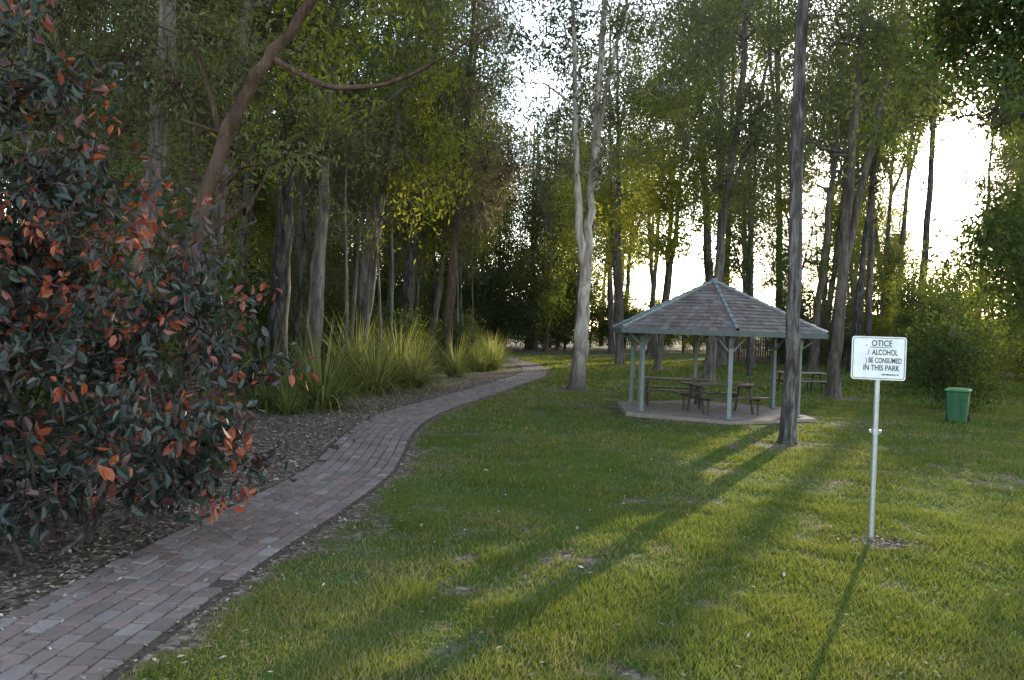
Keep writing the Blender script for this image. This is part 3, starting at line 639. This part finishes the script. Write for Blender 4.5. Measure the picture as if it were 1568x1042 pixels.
def plate(name,w,h,r,y,th,mat,hole=None):
    bm=bmesh.new(); P=rrect(w,h,r)
    o=[bm.verts.new((x,y,z)) for x,z in P]
    if hole is None: bm.faces.new(o)
    else:
        i_=[bm.verts.new((x,y,z)) for x,z in rrect(w-2*hole,h-2*hole,max(r-hole,.004))]
        for k in range(len(o)): bm.faces.new([o[k],o[(k+1)%len(o)],i_[(k+1)%len(o)],i_[k]])
    rr=bmesh.ops.extrude_face_region(bm,geom=bm.faces[:]); bmesh.ops.translate(bm,vec=(0,th,0),verts=[v for v in rr['geom'] if isinstance(v,bmesh.types.BMVert)])
    bmesh.ops.recalc_face_normals(bm,faces=bm.faces[:])
    me=bpy.data.meshes.new(name); bm.to_mesh(me); bm.free(); me.materials.append(mat)
    return add_obj(name,me,sg,(0,0,1.955))
plate('board',.535,.46,.03,-.035,.004,M_white)
plate('border',.51,.435,.022,-.0375,.001,M_black,.006)
def text(s_,x0,x1,z,size):
    c=bpy.data.curves.new('lettering','FONT'); c.body=s_; c.size=size; c.extrude=.0006; c.offset=.0014
    c.materials.append(M_black); o=bpy.data.objects.new('lettering',c); COL.objects.link(o)
    bpy.context.view_layer.update(); w=max(o.dimensions[0],.001)
    o.scale=((x1-x0)/w,1,1) if x1 else (1,1,1)
    o.parent=sg; o.location=(x0,-.0372,z); o.rotation_euler=(R(90),0,0)
text('OTICE',-.075,.125,2.085,.088); text('.',-.13,None,2.085,.08)
text('/  ALCOHOL',-.11,.185,1.99,.085); text(') BE CONSUMED',-.13,.225,1.905,.08); text('IN THIS PARK',-.15,.205,1.825,.085)
text('LAW 1993 No 30. S. 632',.035,.2,1.775,.022)
q=QB(); q.box((.02,-.0372,2.07),(.22,.001,.006),0); add_obj('underline',q.mesh('underline',[M_black]),sg)
q=QB()
for x,z in((-.01,2.165),(-.01,1.765)): q.tube([(x,-.04,z),(x,-.036,z)],.009,8,0)
add_obj('bolts',q.mesh('bolts',[M_steel]),sg)

# ------------------------------------------------------------ wheelie bin
M_bin=simple('bin_plastic',(.018,.085,.04),.45,.4,0,6,.2); M_lid=simple('bin_lid',(.06,.18,.05),.45,.4,0,6,.2); M_blk=simple('rubber',(.02,.02,.02),.7,.3)
bx,by=11.95,20.9; b=empty('wheelie_bin',(bx,by,g(bx,by)+.05),R(-35))
q=QB(); lv=[(.0,.21,.2),(.06,.22,.22),(.8,.27,.30),(.84,.29,.32)]
v=[]
for z,hx,hy in lv:
    for x,y in rrect(2*hx,2*hy,.05,3): v.append((x,y,z))
n=16; F=[]
for l in range(3):
    for k in range(n): F.append([l*n+k,l*n+(k+1)%n,(l+1)*n+(k+1)%n,(l+1)*n+k])
q.add(v,F,0,False)
for x in(-.12,.12): q.box((x,-.285,.45),(.03,.02,.6),0,rx(.12))
add_obj('body',q.mesh('body',[M_bin]),b)
q=QB(); v=[]
for z,hx,hy in((.845,.30,.33),(.875,.305,.335),(.91,.26,.29),(.925,.15,.18)):
    for x,y in rrect(2*hx,2*hy,.06,3): v.append((x,y,z))
F=[[l*n+k,l*n+(k+1)%n,(l+1)*n+(k+1)%n,(l+1)*n+k] for l in range(3) for k in range(n)]
v+= [(0,0,.93)]; F+=[[3*n+k,3*n+(k+1)%n,3*n+(k+2)%n,4*n] for k in range(0,n,2)]
q.add(v,F,0); q.tube([(-.25,.36,.86),(.25,.36,.86)],.018,8,0); add_obj('lid',q.mesh('lid',[M_lid]),b)
q=QB()
for s_ in(-1,1):
    q.tube([(s_*.24,.25,.1),(s_*.29,.25,.1)],.1,14,0); q.tube([(s_*.29,.25,.1),(s_*.295,.25,.1)],[.1,.001],14,0)
add_obj('wheels',q.mesh('wheels',[M_blk]),b)

# ------------------------------------------------------------ rock wall, fence, house
M_rock=simple('rock',(.16,.135,.11),.95,.2,0,3,.5,.6)
q=QB(); rg=np.random.default_rng(9)
sgn=lambda z_:math.copysign(abs(z_)**.6,z_)
for row in range(3):
    x=20.5+rg.random()
    while x<44:
        w=rg.uniform(.5,1.1); hh=.45
        ux=np.linspace(0,np.pi,5); th=np.arange(8)/8*2*np.pi; vs=[]
        for a_ in ux:
            rr=math.sin(a_)**.6
            for b_ in th:
                vs.append([math.cos(a_)*w*.5,sgn(math.cos(b_))*rr*.3,sgn(math.sin(b_))*rr*hh*.52])
        vs=np.array(vs)+rg.normal(0,.025,(40,3)); vs=vs@rz(rg.normal(0,.15)).T+[x+w/2,48+rg.normal(0,.05)+row*.12-(x-20)*.12,.2+row*.42]
        F=[[l*8+k,l*8+(k+1)%8,(l+1)*8+(k+1)%8,(l+1)*8+k] for l in range(4) for k in range(8)]
        q.add(vs,F,0,True); x+=w*.95
add_obj('rock_retaining_wall',q.mesh('rock_wall',[M_rock]))
q=QB()
for k in range(150): q.box((16+k*.16,58-.04*k,.9),(.145,.02,1.8+rg.normal(0,.01)),0)
for z in(.4,1.4): q.tube([(16,58.06,z),(40,52.1,z)],.04,4,0)
add_obj('paling_fence',q.mesh('paling_fence',[simple('paling',(.13,.09,.065),.9,.2,0,5,.3)]))
hs=empty('suburban_house',(36,74,0),R(-14)); M_wall=simple('rendered_wall',(.55,.5,.42),.9,.2,0,3,.1); M_tile=simple('roof_tile',(.2,.17,.15),.8,.3,0,6,.3); M_glass=simple('window_glass',(.03,.04,.05),.1,.6)
q=QB(); q.box((0,0,1.5),(12,8,3),0); add_obj('walls',q.mesh('walls',[M_wall]),hs)
q=QB(); q.add([(-6.6,-4.6,3),(6.6,-4.6,3),(6.6,4.6,3),(-6.6,4.6,3),(-3,0,4.4),(3,0,4.4)],[[0,1,5,4],[2,3,4,5]],0)
q.add([(-6.6,-4.6,3),(-3,0,4.4),(-6.6,4.6,3),(-6.6,0,3)],[[0,1,2,3]],0); q.add([(6.6,4.6,3),(3,0,4.4),(6.6,-4.6,3),(6.6,0,3)],[[0,1,2,3]],0)
add_obj('roof',q.mesh('hroof',[M_tile]),hs)
q=QB()
for x in(-4.6,-1.8,2,4.5): q.box((x,-4.03,1.7),(1.4,.05,1.1),0)
add_obj('windows',q.mesh('windows',[M_glass]),hs)

# ------------------------------------------------------------ light, sky, camera
w=bpy.data.worlds.new('World'); scene.world=w; w.use_nodes=True; nt=w.node_tree; bg=nt.nodes['Background']
sky=nt.nodes.new('ShaderNodeTexSky'); sky.sky_type='NISHITA'; sky.sun_disc=False; sky.sun_elevation=R(11.15); sky.sun_rotation=R(29.3); sky.air_density=1.0; sky.dust_density=.5; sky.ozone_density=1.0
tc=nt.nodes.new('ShaderNodeTexCoord'); vm=nt.nodes.new('ShaderNodeVectorMath'); vm.operation='DOT_PRODUCT'; vm.inputs[1].default_value=tuple(SUN); nt.links.new(tc.outputs['Generated'],vm.inputs[0])
def mth(op,a,b):
    n_=nt.nodes.new('ShaderNodeMath'); n_.operation=op
    for i_,x in enumerate((a,b)):
        if isinstance(x,(int,float)): n_.inputs[i_].default_value=x
        else: nt.links.new(x,n_.inputs[i_])
    return n_.outputs[0]
dt=mth('MAXIMUM',vm.outputs['Value'],0.0)
aur=mth('ADD',mth('MULTIPLY',mth('POWER',dt,2500.0),90.0),mth('MULTIPLY',mth('POWER',dt,120.0),2.0))
hsv=nt.nodes.new('ShaderNodeHueSaturation'); hsv.inputs['Saturation'].default_value=.7; nt.links.new(sky.outputs[0],hsv.inputs['Color'])
mixn=nt.nodes.new('ShaderNodeVectorMath'); mixn.operation='ADD'; nt.links.new(hsv.outputs[0],mixn.inputs[0])
cm=nt.nodes.new('ShaderNodeVectorMath'); cm.operation='SCALE'; cm.inputs[0].default_value=(1,.94,.84); nt.links.new(aur,cm.inputs['Scale']); nt.links.new(cm.outputs[0],mixn.inputs[1])
nt.links.new(mixn.outputs[0],bg.inputs[0]); bg.inputs[1].default_value=.9
sl=bpy.data.lights.new('sun','SUN'); sl.energy=9; sl.angle=R(.5); sl.color=(1,.86,.62)
so=bpy.data.objects.new('sun',sl); COL.objects.link(so); so.rotation_euler=Vector(tuple(-SUN)).to_track_quat('-Z','Y').to_euler()
cam=bpy.data.cameras.new('camera'); cam.sensor_width=36; cam.lens=27.55; cam.clip_end=2000; cam.clip_start=.05
co=bpy.data.objects.new('camera',cam); COL.objects.link(co)
co.matrix_world=Matrix.Translation((0,0,2.2))@Matrix.Rotation(R(89),4,'X')@Matrix.Rotation(R(1.8),4,'Z')
scene.camera=co
